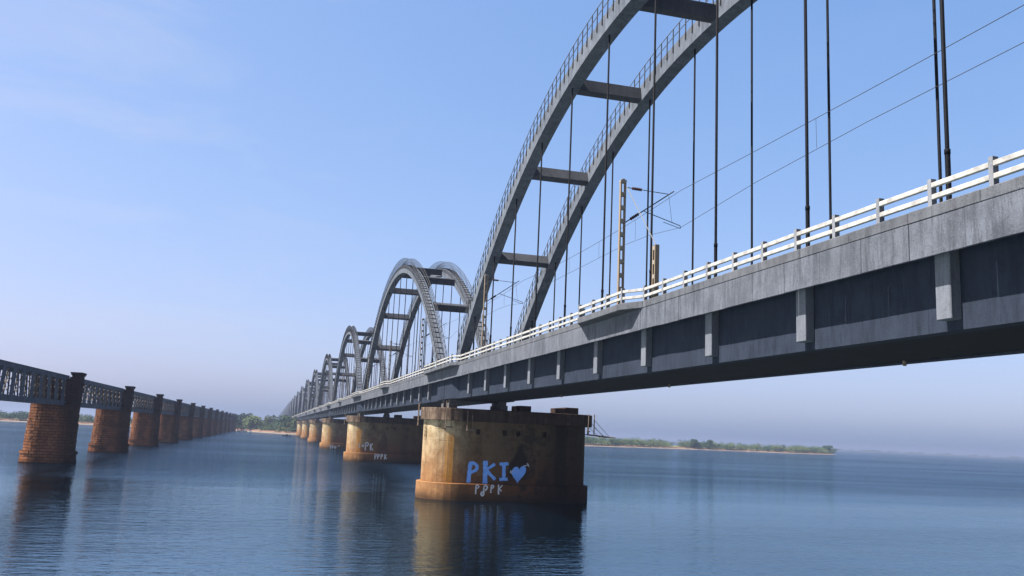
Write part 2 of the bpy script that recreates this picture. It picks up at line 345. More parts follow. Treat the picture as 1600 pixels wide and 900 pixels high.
def leaf(name,c1,c2):
    a=N(name); oi=a.n('ShaderNodeObjectInfo'); n=a.noise(a.co(),.35,3)
    c1=[c1[0]*.42,c1[1]*.42,c1[2]*.55]; c2=[c2[0]*.42,c2[1]*.42,c2[2]*.55]
    m=a.done(a.mix(a.ramp(n,(.35,0),(.65,1)),c1,c2),.8,None,.15); return m
M['leaf_a']=leaf('dark_foliage',(.022,.045,.016),(.05,.085,.028))
M['leaf_b']=leaf('olive_foliage',(.05,.075,.022),(.10,.12,.04))
M['leaf_c']=leaf('pale_green_foliage',(.075,.105,.03),(.13,.165,.055))
M['bark']=simple('bark',(.10,.075,.055),.9,.4,3)
# ------------------------------------------------------------------ river, sky haze
mb=MB(); S=7000
mb.quad((-S,-400,0),(S,-400,0),(S,9000,0),(-S,9000,0)); tag(mb.build('river',M['water']),kind='structure',label='broad blue river with fine ripples under both bridges')
# riverbank terrain
def terrain(name,shore,depth,label,hz=1.0,mat='ground'):
    prof=[(-14,-.6),(0,-.02),(7,.35),(13,.75),(15,1.5*hz),(22,1.9*hz),(60,2.3*hz),(depth*.6,2.6*hz),(depth,1.2),(depth+30,-.6)]
    pts=[]
    for i in range(len(shore)-1):
        a=Vector(shore[i]); b=Vector(shore[i+1]); k=max(2,int((b-a).length/9))
        for j in range(k): pts.append(a.lerp(b,j/k))
    pts.append(Vector(shore[-1])); mb=MB(); rows=[]
    for i,p in enumerate(pts):
        t=min(i,len(pts)-1-i)/4.0; t=min(1,max(.03,t)); row=[]
        for j,(d,z) in enumerate(prof):
            wob=(noise.noise(Vector((p.x*.03,j*3.1,0)))*6+noise.noise(Vector((p.x*.13,j*1.7,2)))*2) if 1<=j<=5 else 0
            dd=(d+wob*.8)*(t if d>0 else 1); zz=z*(min(1,t*1.3) if z>0 else 1)+(noise.noise(Vector((p.x*.05,j*2.,7)))*.35 if j>3 else 0)
            row.append((p.x,p.y+dd,zz))
        rows.append(row)
    for i in range(len(rows)-1):
        for j in range(len(prof)-1): mb.quad(rows[i][j],rows[i+1][j],rows[i+1][j+1],rows[i][j+1])
    return tag(mb.build(name,M[mat],smooth=True),kind='structure',label=label)
SHORE_L=[(-1500,900),(-700,760),(-400,735),(-191,724),(-110,720),(-60,745),(-24,735),(-5,680),(9,648),(40,652),(80,672),(150,690),(257,717),(320,765),(400,826),(480,858),(560,868),(640,930),(705,1010),(722,1035)]
terrain('riverbank',SHORE_L,260,'low sandy bank with an ochre edge behind the bridges')
terrain('far_riverbank',[(700,4200),(1500,4100),(2600,3700),(3600,3500),(5200,3300),(6500,3000)],500,'faint far bank on the horizon',1.6,'far_ground')
def shore_y(x):
    for a,b in zip(SHORE_L,SHORE_L[1:]):
        if a[0]<=x<=b[0]: return a[1]+(b[1]-a[1])*(x-a[0])/(b[0]-a[0])
    return None
# haze
mb=MB(); mb.box(-S-60,S+60,-460,9060,-1.8,37.5)
hz=bpy.data.materials.new('river_haze'); hz.use_nodes=True; t=hz.node_tree; t.nodes.clear()
ho=t.nodes.new('ShaderNodeOutputMaterial'); hv=t.nodes.new('ShaderNodeVolumePrincipled')
hv.inputs['Color'].default_value=(*(0.19, 0.235, 0.35),1); hv.inputs['Density'].default_value=0.00028; hv.inputs['Anisotropy'].default_value=.2
t.links.new(hv.outputs[0],ho.inputs['Volume'])
if 0.00028>0: tag(mb.build('haze',hz),kind='stuff',label='thin pale blue haze over the river')
# ------------------------------------------------------------------ new bridge
L=97.55; YJ=92.8; CX=20.61
ZS,HH,SS,NE,RD=10.937,20.145,91.8,2.063,1.163
def soff(t):
    return ZS+HH*(1-(abs(t)/(SS/2))**NE)
def slope(t):
    return -HH*NE*(abs(t)/(SS/2))**(NE-1)/(SS/2)*(1 if t>0 else -1)
def nrm(t):
    s=slope(t); l=math.hypot(1,s); return (-s/l,1/l)
def tend():
    t=40.
    while soff(t)>13.2: t+=.02
    return t
TE=tend()
HY=[-37.59+6.835*i for i in range(12)]; HY=[ (i-5.5)*6.835 for i in range(12)]
def mir(x,side): return x if side==0 else 2*CX-x
def bx(mb,x0,x1,y0,y1,z0,z1,side):
    a,b=mir(x0,side),mir(x1,side); mb.box(min(a,b),max(a,b),y0,y1,z0,z1)
def p_rib(side):
    mb=MB(); n=72; x0,x1=(17.37,18.30) if side==0 else (2*CX-18.30,2*CX-17.37)
    pr=None
    for i in range(n+1):
        t=-TE+2*TE*i/n; z=soff(t); ny,nz=nrm(t)
        tt,zt=t+ny*RD,z+nz*RD
        cur=[(x0,t,z),(x1,t,z),(x1,tt,zt),(x0,tt,zt)]
        if pr:
            mb.quad(pr[0],cur[0],cur[1],pr[1]); mb.quad(pr[1],cur[1],cur[2],pr[2]); mb.quad(pr[2],cur[2],cur[3],pr[3]); mb.quad(pr[3],cur[3],cur[0],pr[0])
        else: mb.quad(*cur)
        pr=cur
    mb.quad(*reversed(pr))
    return mb
def p_ribrail(side,edge,fine=True):
    mb=MB(); x=17.34 if edge==0 else 18.33
    x=mir(x,side); n=96 if fine else 60; prev=None
    hs=(.55,1.1)
    for i in range(n+1):
        t=-TE+.8+2*(TE-.8)*i/n; z=soff(t); ny,nz=nrm(t); by,bz=t+ny*(RD-.45),z+nz*(RD-.45)
        ty,tz=t+ny*RD,z+nz*RD
        mb.box(x-.028,x+.028,ty-.028,ty+.028,tz-.45*(1 if fine else .1),tz+1.12)
        mb.box(x-.05,x+.05,ty-.05,ty+.05,tz-.5,tz-.1)
        if edge==0:
            xa,xb=sorted((mir(17.40,side),mir(18.14,side))); mb.box(xa,xb,ty-.05,ty+.05,tz-.05,tz+.09)
        cur=[Vector((x,ty,tz+h)) for h in hs]
        if prev:
            for a,b in zip(prev,cur): mb.bar(a,b,.035)
        prev=cur
    return mb
BR=[0,10.75,-10.75,21.3,-21.3,31.3,-31.3]
def p_brace(t):
    mb=MB(); s=slope(t); l=math.hypot(1,s); ty,tz=1/l,s/l; ny,nz=nrm(t)
    a0,a1=.08,1.0
    c=[]
    for x in (18.301,2*CX-18.301):
        for (u,v) in ((-.32,a0),(.32,a0),(.32,a1),(-.32,a1)):
            c.append((x,t+ty*u+ny*v,soff(t)+tz*u+nz*v))
    n=0; mb.v=c; mb.f=[(0,1,2,3),(7,6,5,4),(0,4,5,1),(1,5,6,2),(2,6,7,3),(3,7,4,0)]; mb.m=[0]*6
    return mb
def p_hanger(side,y):
    mb=MB(); x=mir(17.77,side); zt=soff(y)+.02
    mb.tube([(x,y,13.3),(x,y,13.75),(x,y,13.8),(x,y,15.2),(x,y,15.25),(x,y,zt)],[.10,.10,.075,.075,.06,.06],8)
    mb.tube([(x,y,15.15),(x,y,15.3)],.085,8)
    return mb
def p_deck():
    mb=MB(); mb.box(16.99,2*CX-16.99,-48.72,48.72,12.95,13.148)
    return mb
def p_track(side):
    mb=MB(); 
    return mb
def p_tie(side):
    mb=MB(); bx(mb,17.8,18.3,-48.66,48.66,10.14,12.947,side)
    return mb
def p_bracket(side,y):
    mb=MB(); bx(mb,17.45,17.797,y-.29,y+.29,10.42,12.947,side); return mb
def p_beam(y):
    mb=MB(); mb.box(18.303,2*CX-18.303,y-.25,y+.25,10.3,12.947); return mb
def p_soffit():  # added flat panel standing in for the dark shade between the floor beams
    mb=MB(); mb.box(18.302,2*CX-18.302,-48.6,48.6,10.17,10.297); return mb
def p_endblock(side,e):
    mb=MB(); x0=mir(17.28,side); x1=mir(17.797,side); o=[(x0,48.66*e),(x0,44.7*e),(x1,43.2*e),(x1,48.66*e)]
    A=sum(o[i][0]*o[(i+1)%4][1]-o[(i+1)%4][0]*o[i][1] for i in range(4))
    if A<0: o.reverse()
    mb.prism(o,10.14,12.947); return mb
PATH=[(-48.72,16.25),(-40.7,16.25),(-39.4,16.9),(-4.5,16.9),(-3.2,16.25),(3.2,16.25),(4.5,16.9),(39.4,16.9),(40.7,16.25),(48.72,16.25)]
def p_fascia(side,seed=1):
    mb=MB(); r=random.Random(seed); n=46; w=97.44/n
    for i in range(n):
        y0=-48.72+i*w; o=r.uniform(-.008,.008); dz=r.uniform(-.014,.014)
        bx(mb,16.90+o,16.987,y0+.008,y0+w-.008,12.10+dz,13.148,side)
    return mb
def p_coping(side):
    mb=MB()
    n=46
    for (a,b) in zip(PATH,PATH[1:]):
        k=max(1,int(abs(b[0]-a[0])/2.6))
        for i in range(k):
            ya=a[0]+(b[0]-a[0])*i/k; yb=a[0]+(b[0]-a[0])*(i+1)/k; xa=a[1]+(b[1]-a[1])*i/k; xb=a[1]+(b[1]-a[1])*(i+1)/k
            j=.006 if k>1 else 0
            za=13.15; c=[(mir(xa-.01,side),ya+j,za),(mir(17.6,side),ya+j,za),(mir(17.6,side),yb-j,za),(mir(xb-.01,side),yb-j,za)]
            zt=13.50+rnd.uniform(-.006,.006)
            if side: c=[c[1],c[0],c[3],c[2]]
            mb.hexa(c+[(p[0],p[1],zt) for p in c])
    return mb
def rail_posts():
    out=[]
    for (a,b) in zip(PATH,PATH[1:]):
        k=max(1,round(abs(b[0]-a[0])/2.12))
        for i in range(k): out.append((a[0]+(b[0]-a[0])*i/k,a[1]+(b[1]-a[1])*i/k))
    out.append(PATH[-1]); out[0]=(-48.6,16.25); out[-1]=(48.6,16.25); return out
POSTS=rail_posts()
def p_post(side,p):
    mb=MB(); x=mir(p[1]+.13,side); mb.box(x-.085,x+.085,p[0]-.075,p[0]+.075,13.49,14.26); return mb
def p_rails(side):
    mb=MB()
    for (a,b) in zip(POSTS,POSTS[1:]):
        A=Vector((mir(a[1]+.10,side),a[0],0)); B=Vector((mir(b[1]+.10,side),b[0],0)); d=(B-A).normalized()
        A+=d*.05; B-=d*.05
        for z in (14.07,13.74): mb.bar(A+Vector((0,0,z+rnd.uniform(-.006,.006))),B+Vector((0,0,z+rnd.uniform(-.006,.006))),.11,.145)
    return mb
def p_drain(YY):
    mb=MB()
    mb.tube([(CX+2.0,YY+1.2,13.1),(CX+2.0,YY+1.2,9.98)],.07,6)
    return mb
def make_span():
    r=thing('arch_bridge_span')
    for s in (0,1):
        rb=p_rib(s).build('arch_rib',M['rib'],r,bevel=.03)
        for e in (0,1): p_ribrail(s,e).build('handrail',M['pipe'],rb)
        for y in HY: p_hanger(s,y).build('hanger',M['hanger'],r,smooth=True)
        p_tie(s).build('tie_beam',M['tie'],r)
        for y in HY: p_bracket(s,y).build('bracket',M['bracket'],r,bevel=.02)
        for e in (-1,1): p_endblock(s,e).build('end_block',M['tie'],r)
        p_fascia(s).build('fascia',M['deck'],r,bevel=.012)
        p_coping(s).build('walkway_slab',M['coping'],r,bevel=.03)
        g=p_rails(s).build('guard_rail',M['rail'],r,bevel=.015)
        for p in POSTS: p_post(s,p).build('post',M['post'],g)
    for t in BR: p_brace(t).build('cross_brace',M['brace'],r,bevel=.03)
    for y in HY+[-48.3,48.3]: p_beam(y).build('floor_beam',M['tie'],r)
    p_deck().build('deck_slab',M['deck'],r)
    p_soffit().build('soffit_shade_panel',M['soffit'],r)
    for y in HY[::3]: p_drain(y).build('drain_pipe',M['rust'],r)
    return r
def far_span_mesh():
    mb=MB(); mats=[M['rib'],M['pipe'],M['hanger'],M['tie'],M['post'],M['deck'],M['coping'],M['rail'],M['brace']]
    for s in (0,1):
        mb.add(p_rib(s),0); mb.add(p_ribrail(s,0,False),1); mb.add(p_ribrail(s,1,False),1)
        for y in HY: mb.add(p_hanger(s,y),2); mb.add(p_bracket(s,y),4)
        mb.add(p_tie(s),3)
        for e in (-1,1): mb.add(p_endblock(s,e),3)
        mb.add(p_fascia(s),5); mb.add(p_coping(s),6); mb.add(p_rails(s),7)
        for p in POSTS: mb.add(p_post(s,p),4)
    for t in BR: mb.add(p_brace(t),8)
    for y in HY: mb.add(p_beam(y),3)
    mb.add(p_deck(),5); mb.add(p_soffit(),3)
    return mb.mesh('arch_bridge_span',mats)
YC0=YJ-L/2
span=make_span(); NS=6
def span_label(k):
    if k==0: return 'nearest concrete arch span of the railway bridge, running out of the picture at top right'
    return ORD[k+1]+' arch span of the concrete railway bridge from the viewer'+(', whole arch visible' if k==1 else ', fading in haze' if k>8 else '')
for k in range(NS):
    o=span if k==0 else copy_tree(span)
    o.location=(0,YC0+k*L,0); tag(o,span_label(k),'bridge span','arch spans of the concrete railway bridge')
fm=far_span_mesh()
for k in range(NS,25):
    o=bpy.data.objects.new('arch_bridge_span',fm); scene.collection.objects.link(o); o.location=(0,YC0+k*L,0)
    tag(o,span_label(k),'bridge span','arch spans of the concrete railway bridge')
# ------------------------------------------------------------------ piers of the new bridge (local origin: x as world, y from joint)
def stadium(x0,x1,r,n=14):
    o=[]
    for i in range(n+1):
        a=-math.pi/2+math.pi*i/n; o.append((x1-r+r*math.cos(a),r*math.sin(a)))
    for i in range(n+1):
        a=math.pi/2+math.pi*i/n; o.append((x0+r+r*math.cos(a),r*math.sin(a)))
    return o
HOLES=[17.75,20.45,23.3,24.75,27.6,30.4]
def pier_body():
    mb=MB(); x0,x1,r=15.35,33.0,3.2; z0,z1=1.70,7.95; o=stadium(x0,x1,r,18)
    # curved ends
    for side in (0,1):
        seg=o[:19] if side==0 else o[19:]
        for a,b in zip(seg,seg[1:]): mb.quad((a[0],a[1],z0),(b[0],b[1],z0),(b[0],b[1],z1),(a[0],a[1],z1))
    mb.quad((x0+r,r,z0),(x0+r,r,z1),(x1-r,r,z1),(x1-r,r,z0))
    xl,xr=x0+r,x1-r
    holes=[h for h in HOLES if xl<h-.3 and h+.3<xr]
    xs=[xl]; 
    for h in holes: xs+=[h-.24,h+.24]
    xs.append(xr); za,zb=6.65,7.20
    for i in range(len(xs)-1):
        a,b=xs[i],xs[i+1]
        mb.quad((a,-r,z0),(b,-r,z0),(b,-r,za),(a,-r,za)); mb.quad((a,-r,zb),(b,-r,zb),(b,-r,z1),(a,-r,z1))
        if i%2==0: mb.quad((a,-r,za),(b,-r,za),(b,-r,zb),(a,-r,zb))
        else:
            d=-r+.7; mb.quad((a,d,za),(b,d,za),(b,d,zb),(a,d,zb)); mb.quad((a,-r,za),(b,-r,za),(b,d,za),(a,d,za)); mb.quad((a,-r,zb),(a,d,zb),(b,d,zb),(b,-r,zb))
            mb.quad((a,-r,za),(a,d,za),(a,d,zb),(a,-r,zb)); mb.quad((b,-r,za),(b,-r,zb),(b,d,zb),(b,d,za))
    return mb
GR_A = [('P', 0.52, [(19.69, 1.78), (19.75, 2.78), (19.81, 3.77)]), ('P', 0.4, [(19.7, 3.77), (20.29, 3.75), (20.57, 3.44), (20.48, 3.08), (19.9, 2.85)]), ('K', 0.58, [(21.44, 1.66), (21.4, 2.9), (21.38, 4.04)]), ('K', 0.36, [(22.39, 3.75), (21.55, 3.19)]), ('K', 0.42, [(21.56, 3.05), (21.99, 2.63), (22.48, 2.19)]), ('I', 0.38, [(22.88, 3.77), (23.82, 3.82)]), ('I', 0.45, [(23.33, 3.79), (23.4, 2.25)]), ('I', 0.38, [(22.93, 2.23), (23.8, 2.26)]), ('arrow', 0.12, [(25.42, 3.64), (25.95, 3.78)]), ('arrow', 0.12, [(25.81, 3.97), (25.95, 3.78), (26.04, 3.57)]), ('arrow2', 0.14, [(24.3, 3.14), (24.03, 2.93), (24.21, 2.81)]), ('arrow2', 0.12, [(24.03, 2.93), (24.11, 3.17)]), ('heart', 0, [(24.16, 3.55), (24.47, 3.68), (24.71, 3.47), (24.98, 3.23), (25.23, 3.67), (25.73, 3.65), (25.69, 3.25), (25.32, 2.52), (24.93, 1.95), (24.6, 2.5)]), ('faint', 0.12, [(19.18, 2.72), (19.12, 3.24), (19.32, 3.31), (19.37, 3.08), (19.17, 2.96)])]
GR_B = [('P', 0.17, [(20.41, 0.72), (20.41, 1.66), (20.71, 1.62), (20.74, 1.35), (20.43, 1.26)]), ('J', 0.2, [(21.37, 1.09), (21.63, 1.34), (21.56, 1.64), (21.25, 1.59), (21.24, 0.87), (21.23, 0.58), (21.04, 0.48), (20.92, 0.76), (21.09, 1.01)]), ('P', 0.17, [(21.97, 0.88), (22.0, 1.7), (22.27, 1.63), (22.24, 1.38), (21.99, 1.3)]), ('K', 0.19, [(22.8, 0.74), (22.75, 1.72)]), ('K', 0.15, [(23.16, 1.67), (22.81, 1.3), (23.11, 1.08)])]
GR_C = [('I', 0.22, [(17.74, 3.43), (17.78, 2.85)]), ('I', 0.2, [(17.59, 3.42), (17.89, 3.44)]), ('I', 0.2, [(17.64, 2.84), (17.93, 2.85)]), ('h', 0.2, [(18.47, 2.92), (18.17, 3.2), (18.29, 3.35), (18.44, 3.23), (18.63, 3.37), (18.74, 3.23), (18.47, 2.92)]), ('P', 0.27, [(19.03, 2.23), (18.95, 3.77), (19.38, 3.89), (19.62, 3.6), (19.48, 3.25), (19.0, 3.07)]), ('K', 0.27, [(20.07, 2.27), (19.99, 3.67)]), ('K', 0.25, [(20.45, 3.73), (20.09, 3.03), (20.6, 2.29)])]
GR_D = [('P', 0.22, [(21.07, 0.52), (21.03, 1.57), (21.33, 1.53), (21.36, 1.14), (21.07, 1.06)]), ('P', 0.22, [(21.64, 0.57), (21.59, 1.59), (21.92, 1.55), (21.95, 1.16), (21.63, 1.08)]), ('P', 0.22, [(22.33, 0.59), (22.28, 1.61), (22.61, 1.58), (22.64, 1.19), (22.32, 1.11)]), ('K', 0.22, [(23.08, 0.54), (23.06, 1.64)]), ('K', 0.2, [(23.41, 1.56), (23.11, 1.11), (23.5, 0.68)])]
GR_E = [('N', 0.3, [(18.12, 0.0), (18.0, 1.1), (18.85, 0.11), (18.84, 1.21)]), ('o', 0.25, [(19.28, 0.79), (19.79, 0.81), (19.83, 0.22), (19.32, 0.2), (19.28, 0.79)]), ('dash', 0.25, [(20.23, 0.9), (20.96, 0.93)])]

def strokes(mb,st,Y,dy):
    q=0
    for name,w,pts in st:
        yy=Y-dy-.0015*q; q+=1
        if w==0:
            hp=[]
            for i in range(28):
                t=2*math.pi*i/28; hx=16*math.sin(t)**3; hy=13*math.cos(t)-5*math.cos(2*t)-2*math.cos(3*t)-math.cos(4*t)
                hp.append((24.95+hx/34*1.62+hy*.006,yy,2.88+hy/29*1.78+hx*.006))
            for i in range(28): mb.quad(hp[i],(24.95,yy,2.85),hp[(i+1)%28])
            continue
        P=[Vector(p) for p in pts]; Lf=[];Rt=[]
        fine=[]
        for i in range(len(P)-1):
            n=max(1,int((P[i+1]-P[i]).length/.12))
            for j in range(n): fine.append(P[i].lerp(P[i+1],j/n))
        fine.append(P[-1]); r=random.Random(len(name)*7+len(pts)+q)
        # round the corners a little
        for _ in range(2): fine=[fine[0]]+[(fine[i-1]+fine[i]*2+fine[i+1])/4 for i in range(1,len(fine)-1)]+[fine[-1]]
        for i,p in enumerate(fine):
            d=fine[min(i+1,len(fine)-1)]-fine[max(i-1,0)]; d.normalize(); n_=Vector((-d.y,d.x)); ww=w*.42*(1+r.uniform(-.22,.12))
            Lf.append(p+n_*ww); Rt.append(p-n_*ww)
        for i in range(len(fine)-1):
            mb.quad((Lf[i].x,yy,Lf[i].y),(Rt[i].x,yy,Rt[i].y),(Rt[i+1].x,yy,Rt[i+1].y),(Lf[i+1].x,yy,Lf[i+1].y))
    return mb
def ladder_frame(mb,x,y,z0,z1,w=.42):
    for s in (-1,1): mb.tube([(x+s*w/2,y,z1),(x+s*w/2,y-.02,z0)],.03,6)
    n=int((z1-z0)/.35)
    for i in range(n+1): mb.tube([(x-w/2,y,z0+.05+i*.35),(x+w/2,y,z0+.05+i*.35)],.022,5)
def make_pier(k):
    y=YJ+k*L; r=thing('river_pier',(0,y,0))
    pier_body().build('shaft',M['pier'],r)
    c=MB(); c.prism(stadium(14.9,33.45,3.65,16),-1.5,1.72); c.build('footing_collar',M['pier'],r,bevel=.05)
    c=MB(); c.prism(stadium(14.95,33.75,3.6,10),7.95,9.22); c.build('pier_cap',M['cap'],r,bevel=.04)
    for (xa,xb,e) in ((17.45,18.35,-1.55),(22.87,23.77,-1.55),(17.45,18.35,1.55),(22.87,23.77,1.55)):
        b=MB(); b.box(xa,xb,e-.55,e+.55,9.217,9.75); b.box(xa+.12,xb-.12,e-.4,e+.4,9.75,10.137); b.build('bearing',M['bearing'],r,bevel=.02)
    for (xa,xb,ya,yb,h) in ((25.1,26.4,-1.9,1.4,9.86),(29.0,30.2,-2.0,-.4,9.80),(30.2,31.7,-1.9,1.3,9.93)):
        b=MB(); b.box(xa,xb,ya,yb,9.217,h); b.build('pedestal',M['cap'],r,bevel=.04)
    ya=-3.72
    m=MB(); m.tube([(14.62,-.9,9.6),(14.60,-.9,7.3)],.045,6); m.tube([(14.62,-.35,9.6),(14.6,-.35,7.3)],.045,6); m.tube([(14.75,-.9,9.5),(14.6,-.9,9.5)],.04,5); m.tube([(14.75,-.35,9.5),(14.6,-.35,9.5)],.04,5)
    for i in range(6): m.tube([(14.61,-.9,7.5+i*.38),(14.61,-.35,7.5+i*.38)],.025,5)
    m.build('ladder',M['rust'],r)
    for x,z0 in ((17.35,7.35),(19.6,7.15)):
        m=MB(); w=.42
        m.tube([(x-w,ya,9.9 if x<18 else 9.0),(x-w,ya,z0)],.05,6); m.tube([(x+.1,ya,8.6),(x+.15,ya-.05,z0)],.035,6); m.box(x-w-.05,x+.32,ya-.25,ya+.1,z0-.14,z0)
        m.build('hanging_step',M['rust'],r)
    m=MB(); m.tube([(32.2,-3.86,9.3),(32.15,-3.86,7.5)],.045,6); m.box(32.0,32.35,-4.0,-3.8,7.42,7.52); m.build('hanging_step',M['rust'],r)
    m=MB(); X=33.9
    for yy in (-.9,.9):
        m.tube([(X,yy,9.35),(X,yy,7.15)],.06,6); m.tube([(X-.75,yy,7.95),(X-.75,yy,7.2)],.04,6)
        m.tube([(X-.8,yy,7.18),(X+2.5,yy,6.95)],.06,6); m.tube([(X,yy,8.75),(X+1.75,yy,7.05)],.028,5); m.tube([(X,yy,8.0),(X+1.1,yy,7.1)],.028,5)
    for i in range(6): m.tube([(X-.3+i*.5,-.9,7.17-i*.035),(X-.3+i*.5,.9,7.17-i*.035)],.03,5)
    m.build('inspection_platform',M['rust'],r)
    m=MB(); m.bar((27.0,1.9,11.1),(27.6,.2,9.2),.3,.12); m.tube([(27.8,2.0,10.9),(28.0,.3,9.2)],.03,5); m.tube([(27.4,2.0,11.0),(27.8,.3,9.2)],.03,5)
    return r
def pier_label(k):
    if k==0: return 'nearest stained concrete river pier with large blue PKI and heart graffiti'
    if k==1: return 'second concrete river pier with small pale PK graffiti above its collar'
    if k==2: return 'third concrete river pier with a faint painted scrawl low on its collar'
    return ORD[k+1]+' orange-stained concrete river pier counted from the viewer'
pier=make_pier(0)
PR=[pier]
for k in range(1,24):
    o=copy_tree(pier); o.location=(0,YJ+k*L,0); PR.append(o)
for k,o in enumerate(PR): tag(o,pier_label(k),'bridge pier','concrete piers of the arch bridge')
pier_rng=[('shaft',0)]
def graf(k,st,Y,dy,names,mat,label=None):
    s=[x for x in st if (names is None or x[0] in names)]
    m=strokes(MB(),s,Y,dy).build('graffiti',mat,PR[k])
    if label: m['label']=label
for nm,lab in (('P','large blue painted letter P'),('K','large blue painted letter K'),('I','blue painted letter I with bars'),('heart','blue painted heart')): graf(0,GR_A,-3.2,.006,(nm,),M['blue_paint'],lab)
graf(0,GR_A,-3.2,.03,('arrow','arrow2'),M['white_paint'],'thin pale arrow through the heart'); graf(0,GR_A,-3.2,.006,('faint',),M['faint_paint'],'faint small painted letter')
graf(0,GR_B,-3.65,.006,None,M['white_paint'],'white painted letters on the collar')
graf(1,GR_C,-3.2,.006,None,M['white_paint'],'pale painted letters above the collar'); graf(1,GR_D,-3.65,.006,None,M['white_paint'],'pale painted letters on the collar')
graf(2,GR_E,-3.65,.006,None,M['white_paint'],'faint painted scrawl')
# ------------------------------------------------------------------ overhead line: masts and wires
def make_mast():
    r=thing('catenary_mast'); m=MB(); zt=20.6-13.5
    for s in (-1,1): m=MB(); m.box(s*.125-.035,s*.125+.035,-.10,.10,0,zt); m.build('channel',M['mast'],r)
    z=.3
    while z<zt: b=MB(); b.box(-.089,.089,-.11,.11,z,z+.22); b.build('batten_plate',M['mastplate'],r); z+=.74
    b=MB(); b.box(-.17,.17,-.12,.12,zt-.12,zt+.02); b.build('cap_plate',M['mastplate'],r)
    c=MB(); x=lambda v:v-17.2
    lo=(x(17.38),0,18.3-13.5); hi=(x(20.2),0,20.35-13.5); tp=(x(17.38),0,20.25-13.5); mid=(x(19.85),0,20.15-13.5)
    c.tube([lo,hi],.035,6); c.tube([tp,mid],.022,6); rg=(x(18.4),0,19.05-13.5)
    c.tube([rg,(x(20.6),0,18.45-13.5)],.022,6); c.tube([(x(19.6),0,18.55-13.5),(x(20.6),0,18.30-13.5)],.018,5)
    c.tube([(x(19.9),0,20.05-13.5),(x(20.1),0,18.6-13.5)],.010,5); c.tube([(x(20.6),0,18.45-13.5),(x(20.6),0,18.3-13.5)],.02,5)
    ca=c.build('cantilever_arm',M['wire'],r)
    i=MB()
    for a,b_ in ((Vector(lo),Vector(hi)),(Vector(tp),Vector(mid))):
        d=(b_-a).normalized(); a0=a+d*.35
        i.tube([a0+d*.02*0]+[a0+d*(.06*j) for j in range(1,10)],[.05]+[.10 if j%2 else .055 for j in range(1,10)],8)
    i.build('insulator',M['insulator'],ca)
    return r
mast=make_mast()
MY=[]
for k in range(0,6):
    for j,(dy,w_) in enumerate(((-32.2,'beside the near end'),(-.8,'at the middle'),(31.0,'beside the far end'))):
        if k==0 and j==0: continue
        MY.append((YC0+k*L+dy,k,w_))
for i,(y,k,w_) in enumerate(MY):
    o=mast if i==0 else copy_tree(mast); o.location=(17.2,y,13.5)
    tag(o,'rust-stained laced steel mast '+w_+' of the '+(ORD[k+1] if k else 'nearest')+' arch span','mast','overhead line masts on the bridge')
# anchor post with its stay beside the nearest mast
y0=MY[0][0]; ap=thing('anchor_post',(17.2,38.75,13.5)); m=MB()
for s in (-1,1): m=MB(); m.box(-.11,.11,s*.13-.04,s*.13+.04,0,2.65); m.build('channel',M['mast'],ap)
 
for z in (.3,1.0,1.7,2.4): m=MB(); m.box(-.12,.12,-.089,.089,z,z+.2); m.build('batten_plate',M['mastplate'],ap)
tag(ap,'short rusty anchor post right of the nearest mast','post')
m=MB(); m.tube([(17.35,y0-.2,20.2),(17.3,38.95,16.2)],.022,6); m.tube([(17.3,38.95,16.2),(17.25,38.8,16.1)],.045,6)
tag(m.build('stay_rod',M['tubewhite']),'pale slanting stay rod from mast head to anchor post','stay rod')
# wires
ys=[-20.]+[a[0] for a in MY]+[MY[-1][0]+32]
def sagz(z,sag,t): return z-sag*4*t*(1-t)
m=MB(); c=MB(); DRP=[]
for a,b in zip(ys,ys[1:]):
    n=8; P=[];Q=[]
    for i in range(n+1):
        t=i/n; y=a+(b-a)*t; P.append((CX,y,sagz(20.45,.35,t)))
        Q.append((CX,y,18.35+.62*min(1,4*t*(1-t)*1.6)))
    m.tube(P,.013,5,False); c.tube(Q,.012,5,False)
    for t in (.2,.4,.6,.8):
        y=a+(b-a)*t; i=int(t*n); 
        dr=MB(); dr.tube([(CX,y,sagz(20.45,.35,t)),(CX+.02,y,18.35+.62*min(1,4*t*(1-t)*1.6))],.009,4,False); DRP.append(dr)
wr=thing('overhead_wire',(0,0,0))
m.build('messenger_wire',M['wire'],wr); c.build('contact_wire',M['wire'],wr); [q.build('dropper',M['wire'],wr) for q in DRP]
tag(wr,'thin black overhead wires running along the track above the deck','overhead line')
